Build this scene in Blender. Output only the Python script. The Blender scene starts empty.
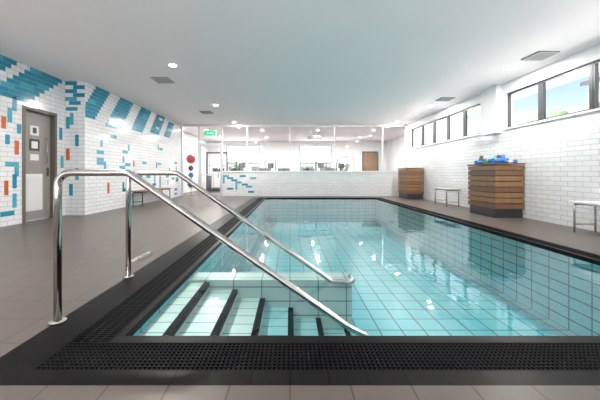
import bpy, math, random
from mathutils import Vector, Matrix
random.seed(7)
S=bpy.context.scene
C=bpy.context.collection

# ---------------------------------------------------------------- mesh builder
class MB:
    def __init__(s): s.v=[];s.f=[];s.m=[];s.sm=[]
    def box(s,a,b,mat=0):
        x0,y0,z0=a;x1,y1,z1=b
        n=len(s.v)
        s.v+=[(x0,y0,z0),(x1,y0,z0),(x1,y1,z0),(x0,y1,z0),(x0,y0,z1),(x1,y0,z1),(x1,y1,z1),(x0,y1,z1)]
        for q in [(0,3,2,1),(4,5,6,7),(0,1,5,4),(1,2,6,5),(2,3,7,6),(3,0,4,7)]:
            s.f.append(tuple(n+i for i in q)); s.m.append(mat); s.sm.append(False)
    def tube(s,pts,r,mat=0,seg=14,cap=True):
        pts=[Vector(p) for p in pts]; n0=len(s.v); N=len(pts)
        rr=r if isinstance(r,(list,tuple)) else [r]*N
        up=None
        for i,p in enumerate(pts):
            t=(pts[min(i+1,N-1)]-pts[max(i-1,0)]).normalized()
            if up is None:
                up=Vector((0,1,0)) if abs(t.y)<.9 else Vector((1,0,0))
            a=t.cross(up).normalized(); b=a.cross(t).normalized(); up=b
            for k in range(seg):
                w=2*math.pi*k/seg
                s.v.append(tuple(p+(a*math.cos(w)+b*math.sin(w))*rr[i]))
        for i in range(N-1):
            for k in range(seg):
                s.f.append((n0+i*seg+k,n0+i*seg+(k+1)%seg,n0+(i+1)*seg+(k+1)%seg,n0+(i+1)*seg+k)); s.m.append(mat); s.sm.append(True)
        if cap:
            s.f.append(tuple(n0+k for k in reversed(range(seg)))); s.m.append(mat); s.sm.append(False)
            s.f.append(tuple(n0+(N-1)*seg+k for k in range(seg))); s.m.append(mat); s.sm.append(False)
    def ball(s,c,r,mat=0,seg=20,rings=12,jit=0):
        n0=len(s.v); rx,ry,rz=(r,r,r) if not isinstance(r,(tuple,list)) else r
        for i in range(rings+1):
            t=math.pi*i/rings
            for k in range(seg):
                w=2*math.pi*k/seg; q=1+random.uniform(-jit,jit)
                s.v.append((c[0]+rx*q*math.sin(t)*math.cos(w),c[1]+ry*q*math.sin(t)*math.sin(w),c[2]+rz*q*math.cos(t)))
        for i in range(rings):
            for k in range(seg):
                s.f.append((n0+i*seg+k,n0+(i+1)*seg+k,n0+(i+1)*seg+(k+1)%seg,n0+i*seg+(k+1)%seg)); s.m.append(mat); s.sm.append(True)
    def build(s,name,mats,parent=None,bevel=0):
        me=bpy.data.meshes.new(name); me.from_pydata(s.v,[],s.f)
        for m in mats: me.materials.append(m)
        me.polygons.foreach_set('material_index',s.m); me.polygons.foreach_set('use_smooth',s.sm)
        me.update()
        o=bpy.data.objects.new(name,me); C.objects.link(o)
        if parent: o.parent=parent
        if bevel:
            b=o.modifiers.new('bevel','BEVEL'); b.width=bevel; b.segments=2; b.limit_method='ANGLE'
        return o
def cells(mb,plane,p0,p1,u0,u1,z0,z1,ops,mat=0):
    """wall slab with rectangular openings. plane 'x': slab between x=p0..p1, u is y"""
    us=sorted(set([u0,u1]+[o[0] for o in ops]+[o[1] for o in ops])); zs=sorted(set([z0,z1]+[o[2] for o in ops]+[o[3] for o in ops]))
    for i in range(len(us)-1):
        for j in range(len(zs)-1):
            cu=(us[i]+us[i+1])/2; cz=(zs[j]+zs[j+1])/2
            if any(o[0]<cu<o[1] and o[2]<cz<o[3] for o in ops): continue
            if plane=='x': mb.box((p0,us[i],zs[j]),(p1,us[i+1],zs[j+1]),mat)
            else: mb.box((us[i],p0,zs[j]),(us[i+1],p1,zs[j+1]),mat)
def fillet(pts,r,n=8):
    pts=[Vector(p) for p in pts]; out=[pts[0]]
    for i in range(1,len(pts)-1):
        a=(pts[i-1]-pts[i]).normalized(); b=(pts[i+1]-pts[i]).normalized()
        ang=a.angle(b); d=r/math.tan(ang/2)
        d=min(d,(pts[i-1]-pts[i]).length*.49,(pts[i+1]-pts[i]).length*.49)
        for k in range(n+1):
            t=k/n; p=(1-t)**2*(pts[i]+a*d)+2*t*(1-t)*pts[i]+t*t*(pts[i]+b*d); out.append(p)
    out.append(pts[-1]); return out

# ---------------------------------------------------------------- materials
def mat(name,col,rough=.5,metal=0,spec=.5,emit=None,es=0,noise=0):
    m=bpy.data.materials.new(name); m.use_nodes=True; nt=m.node_tree; b=nt.nodes['Principled BSDF']
    b.inputs['Base Color'].default_value=(*col,1); b.inputs['Roughness'].default_value=rough
    b.inputs['Metallic'].default_value=metal; b.inputs['Specular IOR Level'].default_value=spec
    if emit: b.inputs['Emission Color'].default_value=(*emit,1); b.inputs['Emission Strength'].default_value=es
    if noise:
        g=nt.nodes.new('ShaderNodeNewGeometry'); n=nt.nodes.new('ShaderNodeTexNoise'); n.inputs['Scale'].default_value=noise
        n.inputs['Detail'].default_value=4
        nt.links.new(g.outputs['Position'],n.inputs['Vector'])
        r=nt.nodes.new('ShaderNodeMapRange'); r.inputs[1].default_value=.3; r.inputs[2].default_value=.7; r.inputs[3].default_value=.85; r.inputs[4].default_value=1.1
        nt.links.new(n.outputs['Fac'],r.inputs[0])
        x=nt.nodes.new('ShaderNodeVectorMath'); x.operation='SCALE'; x.inputs[0].default_value=col
        nt.links.new(r.outputs[0],x.inputs['Scale']); nt.links.new(x.outputs[0],b.inputs['Base Color'])
    return m
def tile(name,c1,c2,grout,w,h,mortar=.004,offset=.5,rough=.2,shift=(0,0),bump=.3,spec=.5,smooth=.1,bias=0):
    m=bpy.data.materials.new(name); m.use_nodes=True; nt=m.node_tree; L=nt.links; b=nt.nodes['Principled BSDF']
    g=nt.nodes.new('ShaderNodeNewGeometry'); sp=nt.nodes.new('ShaderNodeSeparateXYZ'); sn=nt.nodes.new('ShaderNodeSeparateXYZ')
    L.new(g.outputs['Position'],sp.inputs[0]); L.new(g.outputs['True Normal'],sn.inputs[0])
    def M(op,a,bb=None,clampit=False):
        n=nt.nodes.new('ShaderNodeMath'); n.operation=op
        for i,x in enumerate([a,bb]):
            if x is None: continue
            if isinstance(x,(int,float)): n.inputs[i].default_value=x
            else: L.new(x,n.inputs[i])
        return n.outputs[0]
    nx=M('GREATER_THAN',M('ABSOLUTE',sn.outputs['X']),.5); nz=M('GREATER_THAN',M('ABSOLUTE',sn.outputs['Z']),.5)
    u=M('ADD',M('MULTIPLY',sp.outputs['X'],M('SUBTRACT',1,nx)),M('MULTIPLY',sp.outputs['Y'],nx))
    v=M('ADD',M('MULTIPLY',sp.outputs['Y'],nz),M('MULTIPLY',sp.outputs['Z'],M('SUBTRACT',1,nz)))
    cb=nt.nodes.new('ShaderNodeCombineXYZ'); L.new(M('ADD',u,30+shift[0]),cb.inputs[0]); L.new(M('ADD',v,30+shift[1]),cb.inputs[1])
    t=nt.nodes.new('ShaderNodeTexBrick'); L.new(cb.outputs[0],t.inputs['Vector'])
    t.offset=offset; t.inputs['Scale'].default_value=1; t.inputs['Brick Width'].default_value=w; t.inputs['Row Height'].default_value=h
    t.inputs['Mortar Size'].default_value=mortar; t.inputs['Mortar Smooth'].default_value=smooth; t.inputs['Bias'].default_value=bias
    t.inputs['Color1'].default_value=(*c1,1); t.inputs['Color2'].default_value=(*c2,1); t.inputs['Mortar'].default_value=(*grout,1)
    L.new(t.outputs['Color'],b.inputs['Base Color']); b.inputs['Roughness'].default_value=rough; b.inputs['Specular IOR Level'].default_value=spec
    if bump:
        bp=nt.nodes.new('ShaderNodeBump'); bp.inputs['Strength'].default_value=bump; bp.inputs['Distance'].default_value=.003; bp.invert=True
        L.new(t.outputs['Fac'],bp.inputs['Height']); L.new(bp.outputs[0],b.inputs['Normal'])
    return m
def glassmat(name,tint=(1,1,1),f0=.04,bump=0,scale=3):
    # thin-sheet Schlick reflectance, the same from both sides
    m=bpy.data.materials.new(name); m.use_nodes=True; nt=m.node_tree; nt.nodes.clear(); L=nt.links
    o=nt.nodes.new('ShaderNodeOutputMaterial'); mx=nt.nodes.new('ShaderNodeMixShader'); tr=nt.nodes.new('ShaderNodeBsdfTransparent'); gl=nt.nodes.new('ShaderNodeBsdfGlossy')
    lw=nt.nodes.new('ShaderNodeLayerWeight'); lw.inputs['Blend'].default_value=.5
    pw=nt.nodes.new('ShaderNodeMath'); pw.operation='POWER'; pw.inputs[1].default_value=5
    ml=nt.nodes.new('ShaderNodeMath'); ml.operation='MULTIPLY_ADD'; ml.inputs[1].default_value=1-f0; ml.inputs[2].default_value=f0; ml.use_clamp=True
    L.new(lw.outputs['Facing'],pw.inputs[0]); L.new(pw.outputs[0],ml.inputs[0])
    tr.inputs['Color'].default_value=(*tint,1); gl.inputs['Roughness'].default_value=.0 if not bump else .015
    L.new(ml.outputs[0],mx.inputs[0]); L.new(tr.outputs[0],mx.inputs[1]); L.new(gl.outputs[0],mx.inputs[2]); L.new(mx.outputs[0],o.inputs[0])
    if bump:
        g=nt.nodes.new('ShaderNodeNewGeometry'); n=nt.nodes.new('ShaderNodeTexNoise'); n.inputs['Scale'].default_value=scale; n.inputs['Detail'].default_value=2
        bp=nt.nodes.new('ShaderNodeBump'); bp.inputs['Strength'].default_value=bump; bp.inputs['Distance'].default_value=.02
        L.new(g.outputs['Position'],n.inputs['Vector']); L.new(n.outputs['Fac'],bp.inputs['Height']); L.new(bp.outputs[0],gl.inputs['Normal']); L.new(bp.outputs[0],lw.inputs['Normal'])
    return m

M_wt=tile('white_wall_tile',(.69,.70,.71),(.63,.65,.67),(.43,.44,.46),.3,.1,.006,rough=.12,bump=.5)
M_plaster=mat('white_plaster',(.73,.74,.76),.7)
M_ceil=mat('ceiling_paint',(.93,.875,.885),.8)
M_deck=tile('deck_tile',(.108,.088,.077),(.096,.080,.071),(.050,.041,.037),.3,.3,.005,offset=0,rough=.36,bump=.3,spec=.3)
M_black=tile('black_band_tile',(.007,.006,.006),(.010,.009,.009),(.002,.002,.002),.2,.2,.004,offset=0,rough=.35,bump=.3,spec=.06)
M_grate=mat('black_grate_plastic',(.006,.006,.007),.6,spec=.06)
M_dark=mat('channel_shade_sheet',(.002,.002,.002),.9,spec=.05)  # near-black sheet below the grate slats, painting the channel's shade
M_pool=tile('pool_tile',(.088,.385,.43),(.080,.37,.415),(.005,.05,.075),.3,.3,.011,offset=0,rough=.3,bump=0)
M_poolw=tile('pool_wall_tile',(.09,.385,.43),(.083,.37,.42),(.006,.055,.08),.3,.15,.009,offset=0,rough=.3,bump=0)
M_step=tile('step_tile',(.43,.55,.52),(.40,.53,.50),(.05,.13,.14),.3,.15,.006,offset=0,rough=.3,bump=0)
M_step2=tile('step_tile_depth_tint',(.24,.48,.49),(.23,.46,.47),(.03,.11,.13),.3,.15,.006,offset=0,rough=.3,bump=0)  # lower treads: light absorbed by deeper water is painted into the tile colour
M_blk=mat('black_nosing',(.002,.003,.004),.6,spec=.05)
M_steel=mat('stainless_steel',(.58,.54,.51),.16,1)
M_alu=mat('aluminium_frame',(.62,.63,.64),.35,.8)
M_frame=mat('dark_window_frame',(.05,.055,.06),.4)
M_teal=mat('teal_tile',(.015,.22,.33),.15)
M_lteal=mat('light_teal_tile',(.055,.31,.42),.15)
M_org=mat('orange_tile',(.48,.09,.03),.15)
M_glass=glassmat('window_glass')
M_water=glassmat('water_surface',(.92,.992,.995),.035,.19,3.4)
M_wood=mat('timber_plank',(.25,.135,.063),.5,noise=9)
M_wood2=mat('timber_plank_dark',(.17,.088,.042),.5,noise=9)
M_doorg=mat('door_grey',(.25,.235,.22),.45)
M_jamb=mat('door_frame_paint',(.11,.092,.08),.45)
M_white=mat('white_plastic',(.66,.66,.66),.4)
M_lamp=mat('lamp_diffuser',(1,1,1),.5,emit=(1,.97,.92),es=40)
M_trimw=mat('lamp_trim',(.85,.85,.85),.4)
M_vent=mat('vent_grey',(.34,.35,.36),.5)
M_green=mat('exit_green',(.02,.30,.13),.4,emit=(.02,.5,.2),es=.4)
M_red=mat('red_rubber',(.55,.02,.03),.35)
M_blue=mat('blue_foam',(.01,.12,.42),.5)
M_grn=mat('green_foam',(.04,.30,.20),.5)
M_leaf=mat('foliage',(.06,.09,.05),.8,noise=3)
M_bark=mat('bark',(.12,.08,.05),.8)
M_pave=mat('pale_bounce_ground',(.55,.54,.52),.9,noise=2)  # ground made pale to bounce sunlight up to the ceiling
M_brick=mat('facade',(.30,.30,.30),.8,noise=2)
M_gdark=mat('gym_black',(.03,.03,.035),.4)

# ---------------------------------------------------------------- dims
XL1,XL2,XR=-5.7,-5.2,5.6; YF=13.8; YB=-3.0; H=3.42; YS=7.35; YE=21.0
PX0,PX1,PY0,PY1=-1.08,3.75,1.89,12.7; PZ=-1.05; WZ=-.035
BX0,BX1,BY0,BY1=-1.66,4.02,1.44,12.95

# floor with pool hole
mb=MB()
mb.box((-6.1,YB,-.15),(BX0,YE+.2,0)); mb.box((BX1,YB,-.15),(7.2,YE+.2,0))
mb.box((BX0,YB,-.15),(BX1,BY0,0)); mb.box((BX0,BY1,-.15),(BX1,YE+.2,0))
mb.build('floor',[M_deck])
# pool shell
mb=MB()
mb.box((BX0,BY0,PZ-.1),(BX1,BY1,PZ),0)
mb.box((BX0,BY0,PZ),(PX0,BY1,-.06),1); mb.box((PX1,BY0,PZ),(BX1,BY1,-.06),1)
mb.box((PX0,BY0,PZ),(PX1,PY0,-.06),1); mb.box((PX0,PY1,PZ),(PX1,BY1,-.06),1)
mb.box((PX0-.05,PY0-.08,-.06),(PX1+.05,PY0,-.004),2); mb.box((PX0-.05,PY1,-.06),(PX1+.05,PY1+.05,-.004),2)
mb.box((PX0-.05,PY0,-.06),(PX0,PY1,-.004),2); mb.box((PX1,PY0,-.06),(PX1+.05,PY1,-.004),2)
mb.box((BX0,BY0,-.06),(BX1,BY0+.11,.0),2)
mb.box((BX0,BY0+.11,-.06),(BX0+.28,BY1,0),2)
mb.box((BX1-.04,BY0+.11,-.06),(BX1,BY1,0),2)
mb.box((BX0+.28,BY1-.04,-.06),(BX1-.04,BY1,0),2)
mb.build('swimming_pool',[M_pool,M_poolw,M_black])
# grates
mb=MB()
gx0,gx1,gy0,gy1=BX0+.28,PX0-.05,BY0+.11,PY0-.08
def slatx(x0,x1,y0,y1):
    y=y0
    while y<y1-.012:
        mb.box((x0,y,-.03),(x1,y+.012,-.003)); y+=.024
    mb.box((x0,y0,-.055),(x1,y1,-.05),1)
def slaty(x0,x1,y0,y1):
    x=x0
    while x<x1-.012:
        mb.box((x,y0,-.03),(x+.013,y1,-.003)); x+=.026
    mb.box((x0,y0,-.055),(x1,y1,-.05),1)
slaty(gx0,BX1-.04,gy0,gy1)
for k in range(10):
    yy=gy0+(gy1-gy0-.010)*k/9; mb.box((gx0,yy,-.028),(BX1-.04,yy+.010,-.001))
slatx(gx0,gx1,gy1,PY1)
for k in range(5):
    xx=gx0+(gx1-gx0-.012)*k/4; mb.box((xx,gy1,-.028),(xx+.012,PY1,-.001))
slatx(PX1+.05,BX1-.04,gy1,PY1)
slaty(gx0,BX1-.04,PY1+.05,BY1-.04)
mb.build('overflow_grate',[M_grate,M_dark])
# water
mb=MB()
mb.v=[(PX0,PY0,WZ),(PX1,PY0,WZ),(PX1,PY1,WZ),(PX0,PY1,WZ)]; mb.f=[(0,1,2,3)]; mb.m=[0]; mb.sm=[False]
mb.build('pool_water',[M_water])
# steps descending +x
SY1=3.08
mb=MB()
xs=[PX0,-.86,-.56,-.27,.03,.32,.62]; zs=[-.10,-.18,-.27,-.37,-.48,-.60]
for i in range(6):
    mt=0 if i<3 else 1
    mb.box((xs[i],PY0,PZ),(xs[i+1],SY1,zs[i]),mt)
    mb.box((xs[i+1]-.05,PY0,zs[i]-.04),(xs[i+1]+.004,SY1,zs[i]+.003),2)
mb.box((PX0,SY1,PZ),(.66,SY1+.24,-.075),0)
mb.build('pool_steps',[M_step,M_step2,M_blk])

# ---------------------------------------------------------------- walls
mb=MB()
DY0,DY1,DZ=6.17,7.08,2.52
cells(mb,'x',XL1-.2,XL1,YB,YS,0,H,[(DY0,DY1,0,DZ)])
mb.box((XL1-.2,YS,0),(XL2,YF+.1,H))
mb.build('wall_left',[M_wt])
W1=[(4.2,5.42),(5.45,6.53),(6.58,7.55)]; W2=[(8.46,9.4),(9.45,10.4),(10.45,11.4),(11.45,12.4),(12.45,13.5)]
W0=[(-2,-.2),(-.1,1.7),(1.8,3.9)]
wz0,wz1=2.24,3.14
ops=[(-2,3.9,wz0,wz1),(4.2,7.55,wz0,wz1),(8.46,13.5,wz0,wz1)]
mb=MB(); cells(mb,'x',XR,XR+.2,YB,YF+.1,0,wz0,[]); cells(mb,'x',XR,XR+.2,YB,YF+.1,wz0,H,[o for o in ops],1)
mb.box((XR-.14,7.68,wz0-.1),(XR,8.33,H),1)
mb.build('wall_right',[M_wt,M_plaster])
def window_x(name,x,panes,z0,z1):
    mb=MB(); t=.04
    a,b=panes[0][0],panes[-1][1]
    mb.box((x,a,z0),(x+.07,b,z0+t)); mb.box((x,a,z1-t),(x+.07,b,z1))
    for p in panes:
        mb.box((x,p[0],z0+t),(x+.07,p[0]+t,z1-t)); mb.box((x,p[1]-t,z0+t),(x+.07,p[1],z1-t))
    for i in range(len(panes)-1): mb.box((x-.005,panes[i][1],z0),(x+.075,panes[i+1][0],z1))
    for p in panes: mb.box((x+.03,p[0]+t,z0+t),(x+.036,p[1]-t,z1-t),1)
    mb.build(name,[M_frame,M_glass])
window_x('window_1',XR+.06,W1,wz0,wz1); window_x('window_2',XR+.06,W2,wz0,wz1); window_x('window_3',XR+.06,W0,wz0,wz1)
mb=MB()
for a,b in [(4.2,7.55),(8.46,13.5)]: mb.box((XR-.03,a-.03,wz0-.04),(XR+.06,b+.03,wz0))
mb.build('trim_1',[M_trimw],bevel=.004)
rops=[(-5.4,-1.9,.08,3.25),(-1.7,1.7,.08,3.25),(1.9,5.4,.08,3.25)]
mb=MB(); cells(mb,'y',YB-.2,YB,XL1-.2,XR+.2,0,H,rops); mb.build('wall_rear',[M_plaster])
def window_y(name,y,x0,x1,z0,z1,nx=3,nz=1,m=None):
    mb=MB(); t=.05
    mb.box((x0,y,z0),(x1,y+.06,z0+t)); mb.box((x0,y,z1-t),(x1,y+.06,z1))
    for i in range(nx+1):
        xx=x0+(x1-x0-t)*i/nx; mb.box((xx,y,z0+t),(xx+t,y+.06,z1-t))
    for i in range(1,nz):
        zz=z0+(z1-z0)*i/nz
        for k in range(nx):
            xa=x0+(x1-x0-t)*k/nx+t; xb=x0+(x1-x0-t)*(k+1)/nx
            mb.box((xa,y+.005,zz),(xb,y+.055,zz+t*.7))
    mb.box((x0+.01,y+.027,z0+.01),(x1-.01,y+.031,z1-.01),1)
    return mb.build(name,[m or M_frame,M_glass])
for i,o in enumerate(rops): window_y('window_%d'%(4+i),YB-.12,o[0],o[1],o[2],o[3],3)  # unseen glazing behind the camera, added to let daylight in
mb=MB(); mb.box((-6.1,YB-.2,H),(7.2,YE+.2,H+.15)); mb.build('ceiling',[M_ceil])
HW=1.145; HX=-3.24
mb=MB(); mb.box((HX,YF,0),(XR,YF+.15,HW)); mb.box((HX-.02,YF-.02,HW),(XR,YF+.17,HW+.025),1)
mb.build('wall_far',[M_wt,M_plaster])
mb=MB()
xs_=[-3.24,-2.05,0.0,2.15,4.42,XR-.06]
mb.box((XL2,YF+.04,H-.10),(XR,YF+.11,H),0)
mb.box((HX,YF+.045,HW+.025),(XR,YF+.105,HW+.055),0)
for x in xs_: mb.box((x-.02,YF+.03,HW+.055),(x+.02,YF+.12,H-.10),0)
for x in (XL2+.04,-4.35): mb.box((x-.03,YF+.03,0),(x+.03,YF+.12,H-.10),0)
mb.box((HX,YF+.073,HW+.055),(XR,YF+.079,H-.10),1); mb.box((XL2,YF+.073,.02),(-4.35,YF+.079,H-.10),1)
mb.box((-4.32,YF+.04,2.45),(HX,YF+.11,2.51),0); mb.box((-4.32,YF+.073,2.51),(HX,YF+.079,H-.10),1)
mb.build('window_7',[M_alu,M_glass])
mb=MB(); y=YF+.05
mb.box((-4.30,y,.02),(-4.24,y+.05,2.43)); mb.box((-3.34,y,.02),(-3.27,y+.05,2.43)); mb.box((-4.24,y,2.37),(-3.34,y+.05,2.43)); mb.box((-4.24,y,.02),(-3.34,y+.05,.12))
mb.box((-4.24,y,1.0),(-3.34,y+.05,1.05)); mb.box((-4.24,y+.02,.12),(-3.34,y+.026,2.37),1)
mb.tube([(-3.42,y-.04,.85),(-3.42,y-.04,1.35)],.014,2); mb.tube([(-3.42,y,.9),(-3.42,y-.04,.9)],.01,2); mb.tube([(-3.42,y,1.3),(-3.42,y-.04,1.3)],.01,2)
mb.build('door_2',[M_alu,M_glass,M_steel])
mb=MB(); mb.box((-6.1,YF+.1,0),(-5.9,YE,H)); mb.build('wall_gym_left',[M_plaster])
mb=MB(); mb.box((7.0,YF+.1,0),(7.2,YE,H)); mb.box((XR+.2,YF,0),(7.2,YF+.1,H)); mb.build('wall_gym_right',[M_plaster])
bops=[(-4.6,-2.2,1.0,3.15),(.7,3.0,1.0,3.15),(3.6,4.6,0.0,2.3)]
mb=MB(); cells(mb,'y',YE,YE+.2,-6.1,7.2,0,H,bops); mb.build('wall_gym_far',[M_plaster])
window_y('window_8',YE+.05,*bops[0],2,2); window_y('window_9',YE+.05,*bops[1],2,2)
window_y('door_3',YE+.05,*bops[2],2,2)

# door in left wall
mb=MB(); x=XL1; t=.07
mb.box((x-.17,DY0,0),(x+.015,DY0+t,DZ),0); mb.box((x-.17,DY1-t,0),(x+.015,DY1,DZ),0); mb.box((x-.17,DY0+t,DZ-t),(x+.015,DY1-t,DZ),0)
mb.box((x-.14,DY0+t,.01),(x-.10,DY1-t,DZ-t),1)
mb.box((x-.10,DY0+.12,.22),(x-.085,DY1-.3,1.05),2)
for k in range(14):
    z=.26+k*.055; mb.box((x-.085,DY0+.15,z),(x-.07,DY1-.33,z+.03),2)
mb.box((x-.10,DY0+.28,1.58),(x-.094,DY0+.54,1.84),3); mb.box((x-.10,DY0+.30,1.93),(x-.094,DY0+.52,2.14),2); mb.box((x-.10,DY0+.30,1.36),(x-.094,DY0+.52,1.50),2)
mb.box((x-.10,DY0+.33,1.63),(x-.092,DY0+.49,1.79),2)
mb.box((x-.094,DY0+.36,1.97),(x-.092,DY0+.46,2.10),3)
mb.box((x-.10,DY1-.18,1.0),(x-.09,DY1-.12,1.2),4)
mb.tube([(x-.10,DY1-.15,1.1),(x-.05,DY1-.15,1.1),(x-.05,DY1-.27,1.1)],.010,4)
mb.tube([(x-.10,DY1-.2,1.3),(x-.06,DY1-.2,1.3),(x-.06,DY1-.2,1.9),(x-.10,DY1-.2,1.9)],.010,4)
mb.build('door_1',[M_jamb,M_doorg,M_white,M_gdark,M_steel])

# ---------------------------------------------------------------- accent tiles
mb=MB(); e=.004; g=.006
def ax(X,y,z,w,h,m): mb.box((X-.002,y+g/2,z+g/2),(X+e,y+w-g/2,z+h-g/2),m)
def ay(Y,x,z,w,h,m): mb.box((x+g/2,Y-e,z+g/2),(x+w-g/2,Y+.002,z+h-g/2),m)
for y0,zt,rows,w in [(7.75,3.4,9,.6),(8.85,3.4,10,.75),(10.1,3.4,9,.75),(11.3,3.4,8,.75),(12.4,3.3,7,.6)]:
    for r in range(rows):
        zz=zt-.1*(r+1); yy=y0-.075*r
        ya0=yy
        while ya0<yy+w-.01:
            l=min(.3,yy+w-ya0); a=max(ya0,YS+.01)
            if ya0+l-a>.05 and random.random()>.03:
                ax(XL2,a,zz,ya0+l-a,.1,0 if random.random()<.85 else 1)
            ya0+=.3
sc=random.Random(3)
for k in range(40):
    y=YS+.05+sc.random()*5.9; z=.1*int(sc.uniform(1,22)); y=round(y/.15)*.15
    if y+.3>YF-.1 or y<YS: continue
    if sc.random()<.5: ax(XL2,y,z,.3,.1,sc.choice([0,1,1,1]))
    else: ax(XL2,y,z,.1,.3 if sc.random()<.6 else .2,sc.choice([0,1,1,1,0]) if k%9 else 2)
for (xa,z,w,h,m) in [(-5.7,3.3,.3,.1,0),(-5.5,3.2,.3,.1,0),(-5.7,3.1,.3,.1,0),(-5.5,3.0,.3,.1,0),(-5.7,2.9,.3,.1,1),(-5.6,2.8,.3,.1,0),(-5.68,2.65,.3,.1,0),(-5.68,2.2,.1,.3,0),(-5.58,2.3,.1,.3,1),(-5.45,1.75,.1,.3,0),(-5.68,1.4,.1,.3,2),(-5.45,.9,.1,.3,1),(-5.6,.5,.1,.3,0)]:
    ay(YS,xa,z,w,h,m)
for r in range(8):
    zz=3.3-.1*r; yy=7.0-.13*r
    for k in range(3):
        y=yy+.3*k-.65
        w=min(.3,YS-.01-y)
        if w>.05: ax(XL1,y,zz,w,.1,0 if (r+k)%5 else 1)
for r in range(8):
    ax(XL1,5.75-.12*r,3.3-.1*r,.3,.1,0); ax(XL1,5.45-.12*r,3.3-.1*r,.3,.1,1 if r%3==0 else 0); ax(XL1,5.15-.12*r,3.3-.1*r,.3,.1,0)
for (y,z,w,h,m) in [(5.95,2.35,.1,.3,0),(5.85,2.1,.1,.3,1),(6.0,1.45,.1,.3,2),(5.72,1.95,.1,.25,2),(5.8,1.2,.3,.1,1),(5.78,.62,.09,.3,2),(5.95,.75,.1,.3,0),(5.95,.35,.1,.3,1),(5.7,.2,.3,.1,0),(7.16,1.9,.1,.3,0),(7.2,1.2,.1,.3,1),(7.16,.5,.1,.3,1),(5.4,1.0,.1,.3,0),(5.2,1.7,.1,.3,2),(4.9,.6,.1,.3,1),(4.5,1.5,.1,.3,0),(6.0,1.0,.1,.2,1),(6.05,1.9,.1,.2,0),(5.8,1.65,.1,.2,0)]:
    ax(XL1,y,z,w,h,m)
for (x,z,w,h,m) in [(-3.2,.9,.3,.1,1),(-3.0,.8,.3,.1,0),(-3.2,.6,.1,.3,1),(-2.8,.7,.3,.1,0),(-2.6,.6,.3,.1,1),(-2.4,.9,.3,.1,0),(-2.3,.5,.3,.1,0),(-2.1,.4,.3,.1,1),(-3.0,.3,.3,.1,0),(-2.6,.3,.1,.3,1),(-1.9,.8,.3,.1,1),(-2.0,.15,.3,.1,0)]:
    ay(YF,x,z,w,h,m)
mb.build('accent_wall_tiles',[M_teal,M_lteal,M_org])

# ---------------------------------------------------------------- handrails
def rail(name,y,zt,tail):
    mb=MB(); r=.025
    pts=fillet([(-1.65,y,0),(-1.65,y,zt),(-1.15,y,zt),(.42,y,-.04)]+tail,.11,10)
    mb.tube(pts,r,0,18)
    mb.tube([(-1.65,y,0),(-1.65,y,.012),(-1.65,y,.02)],[.055,.055,.035],0,24)
    return mb.build(name,[M_steel])
rail('handrail',2.06,1.06,[(.58,2.06,-.12),(.60,2.06,-.60)])
rail('handrail.001',2.96,1.06,[(.66,2.96,-.06),(.66,3.18,-.06),(.62,3.19,-.16)])

# ---------------------------------------------------------------- storage boxes
def crate(name,x0,x1,y0,y1):
    mb=MB(); zb=.22; zt=1.31
    mb.box((x0+.03,y0+.03,0),(x1-.03,y1-.03,zb),2); mb.box((x0+.035,y0+.035,zb),(x1-.035,y1-.035,zt-.06),2)
    n=8; h=(zt-zb-.03)/n
    for k in range(n):
        z=zb+k*h; m=0 if k%3 else 1
        mb.box((x0,y0,z),(x0+.03,y1,z+h-.022),m); mb.box((x1-.03,y0,z),(x1,y1,z+h-.022),m)
        mb.box((x0+.03,y0,z),(x1-.03,y0+.03,z+h-.022),m); mb.box((x0+.03,y1-.03,z),(x1-.03,y1,z+h-.022),m)
    mb.box((x0-.02,y0-.02,zt-.035),(x1,y1+.02,zt),1)
    return mb.build(name,[M_wood,M_wood2,M_gdark],bevel=.004)
crate('timber_storage_box',4.88,5.58,6.9,7.95)
crate('timber_storage_box.001',4.88,5.58,12.1,13.1)
def toys(name,x0,x1,y0,y1,z,n,seed):
    rnd=random.Random(seed); mb=MB()
    for k in range(n):
        x=rnd.uniform(x0,x1); y=y0+(y1-y0)*(k+.5)/n; m=rnd.choice([0,0,0,1,2])
        r=rnd.uniform(.045,.07)
        if k%3==0:
            mb.tube([(x-.12,y,z+r),(x+.12,y,z+r)],.018,3,10)
            for q in (-.12,.12): mb.tube([(x+q-.035,y,z+r),(x+q-.03,y,z+r),(x+q+.03,y,z+r),(x+q+.035,y,z+r)],[r*.8,r,r,r*.8],m,16)
        elif k%3==1:
            mb.tube([(x-.2,y,z+r),(x,y+.05,z+r),(x+.18,y,z+r)],r,m,14)
        else:
            mb.tube([(x,y,z),(x,y,z+.06),(x+.02,y,z+.22)],[r*1.1,r*1.1,r*.7],m,14)
    mb.build(name,[M_blue,M_grn,M_gdark,M_white])
toys('pool_toys',5.05,5.35,7.0,7.85,1.31,13,2)

def bench(name,x0,x1,y0,y1,z,seatm,legm,slats=4):
    mb=MB()
    for k in range(slats):
        w=(x1-x0)/slats; mb.box((x0+k*w,y0,z-.035),(x0+(k+1)*w-.012,y1,z),0)
    r=.018
    for yy in (y0+.08,y1-.08):
        mb.tube(fillet([(x0+.04,yy,0),(x0+.04,yy,z-.055),(x1-.05,yy,z-.055),(x1-.05,yy,0)],.04,5),r,1,10)
        mb.tube([(x0+.04,yy,.15),(x1-.05,yy,.15)],.012,1,8)
    mb.tube([((x0+x1)/2,y0+.08,z-.06),((x0+x1)/2,y1-.08,z-.06)],.014,1,8)
    mb.build(name,[seatm,legm],bevel=.003)
bench('bench',4.98,5.45,9.2,10.1,.57,M_vent,M_steel)
bench('bench.001',5.08,5.55,4.2,5.3,.56,M_white,M_steel)
bench('bench.002',-5.12,-4.72,9.3,11.6,.50,M_wood2,M_gdark)

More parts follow.
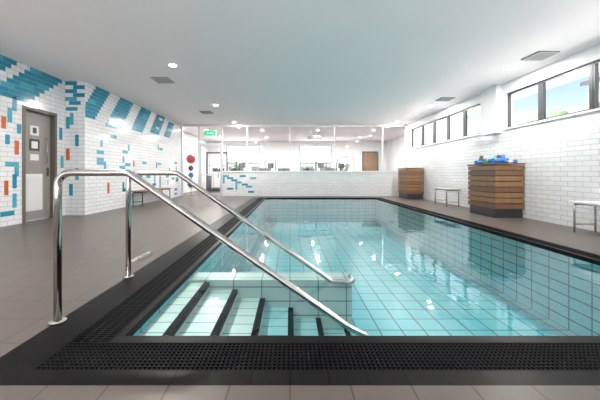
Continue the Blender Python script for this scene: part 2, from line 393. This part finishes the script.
# ---------------------------------------------------------------- ceiling fixtures
def down(name,x,y,power):
    mb=MB()
    mb.tube([(x,y,H-.012),(x,y,H)],[.085,.10],0,28); mb.tube([(x,y,H-.016),(x,y,H-.012)],.068,1,24)
    mb.build(name,[M_trimw,M_lamp])
    l=bpy.data.lights.new(name+'_lamp','AREA'); l.shape='DISK'; l.size=.13; l.energy=power; l.color=(1,.96,.90)
    o=bpy.data.objects.new(name+'_lamp',l); o.location=(x,y,H-.02); C.objects.link(o)
k=0
for x,ys,pw in [(-2.55,(-.9,2.7,6.3,9.95,13.2),48),(4.9,(-.9,2.8,6.48,10.1,13.2),38)]:
    for y in ys: down('ceiling_downlight'+('.%03d'%k if k else ''),x,y,pw); k+=1
for x in (-4.5,-1.5,1.5,4.5):
    for y in (15.6,18.6): down('ceiling_downlight.%03d'%k,x,y,40); k+=1
def vent(name,x,y,s=.42):
    mb=MB(); z=H; 
    mb.box((x-s/2,y-s/2,z-.012),(x+s/2,y+s/2,z),1)
    t=.03
    mb.box((x-s/2,y-s/2,z-.022),(x+s/2,y-s/2+t,z-.012)); mb.box((x-s/2,y+s/2-t,z-.022),(x+s/2,y+s/2,z-.012))
    mb.box((x-s/2,y-s/2+t,z-.022),(x-s/2+t,y+s/2-t,z-.012)); mb.box((x+s/2-t,y-s/2+t,z-.022),(x+s/2,y+s/2-t,z-.012))
    for i in range(7):
        yy=y-s/2+t+(s-2*t)*(i+.3)/7; mb.box((x-s/2+t,yy,z-.02),(x+s/2-t,yy+.022,z-.012))
    mb.build(name,[M_vent,M_gdark])
for i,(x,y) in enumerate([(-3.2,7.3),(5.0,5.8),(4.9,9.16),(-3.2,11.1)]): vent('ceiling_vent'+('.%03d'%i if i else ''),x,y)
mb=MB(); y=YF-.12
mb.box((-4.08,y,2.83),(-3.48,y+.06,3.12),0); mb.box((-4.05,y-.004,2.86),(-3.51,y,3.09),1)
mb.box((-3.9,y-.007,2.93),(-3.86,y-.004,3.03),2); mb.box((-3.83,y-.007,2.95),(-3.62,y-.004,3.0),2)
mb.tube([(-3.78,y+.03,3.12),(-3.78,y+.03,H)],.012,0,8)
mb.build('exit_sign',[M_white,M_green,M_white])
# ball rack (behind glass)
mb=MB(); bx,by=-4.95,14.5
mb.tube([(bx,by,0),(bx,by,.03)],.2,0,24); mb.tube([(bx,by,.03),(bx,by,1.6)],.02,0,12)
for z in (.35,.85,1.2,1.6):
    ringp=[(bx+.15*math.cos(a*math.pi/12),by+.15*math.sin(a*math.pi/12),z) for a in range(25)]
    mb.tube(ringp,.01,0,8); mb.tube([(bx-.15,by,z),(bx+.15,by,z)],.008,0,8)
mb.ball((bx,by,1.8),.23,1); mb.ball((bx,by,1.34),.13,4); mb.ball((bx,by,1.0),.13,2); mb.ball((bx,by,.54),.17,4)
mb.build('exercise_ball_rack',[M_steel,M_red,M_blue,M_grn,M_gdark])
mb=MB(); mb.box((-1.98,3.52,0),(-1.80,3.82,.004),0)
mb.build('depth_marker_tile',[M_deck])
t=bpy.data.curves.new('depth_marker_text','FONT'); t.body='DEPTH 1.2m'; t.size=.085; t.extrude=.001; t.align_x='CENTER'; t.align_y='CENTER'
o=bpy.data.objects.new('depth_marker_text',t); o.location=(-1.89,3.67,.006); o.rotation_euler=(0,0,math.radians(90)); t.materials.append(M_white); C.objects.link(o)

def treadmill(name,x,y):
    mb=MB()
    mb.box((x-.38,y-.8,.02),(x+.38,y+.8,.18),0); mb.box((x-.25,y-.75,.18),(x+.25,y+.6,.19),0)
    for s in (-.36,.36):
        mb.tube(fillet([(x+s,y+.65,.15),(x+s,y+.5,1.25),(x+s,y-.1,1.05)],.08,5),.03,1,10)
    mb.box((x-.38,y+.42,1.2),(x+.38,y+.5,1.42),0); mb.box((x-.3,y+.41,1.24),(x+.3,y+.42,1.38),0)
    mb.build(name,[M_gdark,M_alu,M_vent],bevel=.01)
for i,x in enumerate((-4.6,-3.4,-1.6,-.4,1.2,2.6)): treadmill('treadmill'+('.%03d'%i if i else ''),x,18.2)
def cross_trainer(name,x,y):
    mb=MB()
    mb.box((x-.3,y-.75,0),(x+.3,y-.65,.07)); mb.box((x-.3,y+.65,0),(x+.3,y+.75,.07)); mb.box((x-.05,y-.65,.02),(x+.05,y+.65,.1))
    mb.tube([(x-.06,y+.45,.42),(x+.06,y+.45,.42)],.34,0,24)
    mb.tube([(x,y+.35,.1),(x,y+.25,.9),(x,y+.15,1.45)],[.06,.045,.04],0,12)
    mb.box((x-.17,y+.08,1.38),(x+.17,y+.14,1.66)); mb.box((x-.13,y+.07,1.45),(x+.13,y+.08,1.62),0)
    for s in (-1,1):
        mb.tube(fillet([(x+s*.24,y+.1,.35),(x+s*.26,y+.18+s*.06,1.0),(x+s*.30,y-.05+s*.1,1.6),(x+s*.26,y-.15+s*.1,1.86)],.1,5),.026,0,10)
        mb.box((x+s*.2-.07,y-.45+s*.15,.30+s*.05),(x+s*.2+.07,y-.05+s*.15,.35+s*.05)); mb.tube([(x+s*.2,y-.25,.29),(x+s*.2,y+.4,.40)],.02,1,8)
    mb.build(name,[M_gdark,M_alu,M_vent])
for i,x in enumerate((-2.7,-1.1,1.75,2.9)): cross_trainer('cross_trainer'+('.%03d'%i if i else ''),x,16.3)
mb=MB(); cx,cy=-4.0,15.9
for s in (-.55,.55):
    mb.box((cx+s-.04,cy-.3,0),(cx+s+.04,cy+.3,.06)); mb.box((cx+s-.035,cy-.035,.06),(cx+s+.035,cy+.035,2.25))
    for q in range(12): mb.box((cx+s*.72-.09,cy-.06,.12+q*.07),(cx+s*.72+.09,cy+.06,.18+q*.07),1)
    mb.tube([(cx+s*.72,cy,.95),(cx+s*.72,cy,2.2)],.008,2,8); mb.tube([(cx+s*.72-.06,cy-.08,1.5),(cx+s*.72+.06,cy-.08,1.5)],.015,0,8)
mb.box((cx-.515,cy-.035,2.17),(cx+.515,cy+.035,2.25)); mb.build('cable_machine',[M_gdark,M_gdark,M_steel],bevel=.004)
mb=MB(); mb.box((5.3,YE-.05,0),(6.3,YE,2.6),0); mb.box((5.22,YE-.06,0),(5.3,YE,2.68),1); mb.box((6.3,YE-.06,0),(6.38,YE,2.68),1); mb.box((5.3,YE-.06,2.6),(6.3,YE,2.68),1)
mb.tube([(5.4,YE-.05,1.0),(5.4,YE-.1,1.0),(5.5,YE-.1,1.0)],.012,1,8); mb.build('door_4',[M_wood,M_frame])
mb=MB(); mb.box((1.0,16.0,2.95),(1.75,16.06,3.2),0); mb.box((1.03,15.995,2.98),(1.72,16.0,3.17),1)
for q in (1.15,1.6): mb.tube([(q,16.03,3.2),(q,16.03,H)],.01,0,8)
mb.build('hanging_sign',[M_frame,M_gdark])

# ---------------------------------------------------------------- outside
mb=MB(); mb.box((-60,YE+.25,-.3),(60,70,-.16)); mb.box((7.3,-40,-.3),(60,YE+.25,-.16)); mb.box((-60,-40,-.3),(7.3,YB-.3,-.16)); mb.build('ground',[M_pave])
def tree(name,x,y,h,seed):
    rs=random.getstate(); random.seed(seed); mb=MB()
    mb.tube([(x,y,-.17),(x+.1,y,h*.35),(x+.15,y+.1,h*.6)],[.22,.16,.08],0,10)
    for k in range(14):
        a=random.uniform(0,6.28); r=random.uniform(0,h*.28)
        mb.ball((x+r*math.cos(a),y+r*math.sin(a),h*random.uniform(.5,.95)),h*random.uniform(.10,.17),1,12,8,.14)
    mb.build(name,[M_bark,M_leaf]); random.setstate(rs)
for i,(x,y,h) in enumerate([(18,13.5,3.4),(22,24,6.0),(-5.8,33,2.2),(2.0,34,2.0),(5.5,30,2.0)]): tree('tree'+('.%03d'%i if i else ''),x,y,h,i+4)
mb=MB(); bx=20
mb.box((bx,14,-.16),(bx+8,19.5,7.0),0); mb.box((bx-.3,13.8,7.0),(bx+8.3,19.7,7.25),1)
for yy in (14.6,16.4,18.1):
    for z in (1.2,4.4): mb.box((bx-.03,yy,z),(bx,yy+.9,z+1.3),1)
mb.build('neighbour_building',[M_brick,M_frame])
mb=MB(); mb.box((-9,38,-.16),(6,44,2.4),0); mb.box((-9.3,37.7,2.4),(6.3,44.3,2.6),1)
for xx in range(-8,6,3): mb.box((xx,37.97,1),(xx+1.5,38,2.0),1)
mb.build('neighbour_building.001',[M_brick,M_frame])
sl=bpy.data.lights.new('sun','SUN'); sl.energy=15; sl.angle=.02; sl.color=(1,.97,.93)
so=bpy.data.objects.new('sun',sl); so.rotation_euler=Vector((.35,-.12,-1)).to_track_quat('-Z','Y').to_euler(); so.location=(0,0,20); C.objects.link(so)

# ---------------------------------------------------------------- world
w=bpy.data.worlds.new('World'); S.world=w; w.use_nodes=True; nt=w.node_tree; bg=nt.nodes['Background']
tc=nt.nodes.new('ShaderNodeTexCoord'); sp=nt.nodes.new('ShaderNodeSeparateXYZ'); cr=nt.nodes.new('ShaderNodeValToRGB')
nt.links.new(tc.outputs['Generated'],sp.inputs[0]); nt.links.new(sp.outputs['Z'],cr.inputs[0]); nt.links.new(cr.outputs[0],bg.inputs[0])
cr.color_ramp.elements[0].position=0; cr.color_ramp.elements[0].color=(1,1,1,1)
cr.color_ramp.elements[1].position=.6; cr.color_ramp.elements[1].color=(.16,.28,.44,1)
q=cr.color_ramp.elements.new(.17); q.color=(.20,.25,.28,1)
q=cr.color_ramp.elements.new(.27); q.color=(.10,.175,.245,1)
bg.inputs[1].default_value=1.8

# ---------------------------------------------------------------- camera
cd=bpy.data.cameras.new('camera'); cd.sensor_width=36; cd.lens=290/600*36; cd.shift_x=10/600; cd.shift_y=-26/600
co=bpy.data.objects.new('camera',cd); co.location=(0,0,1.05); co.rotation_euler=(math.radians(90),0,0); C.objects.link(co); S.camera=co
S.view_settings.view_transform='Standard'; S.view_settings.exposure=1.3
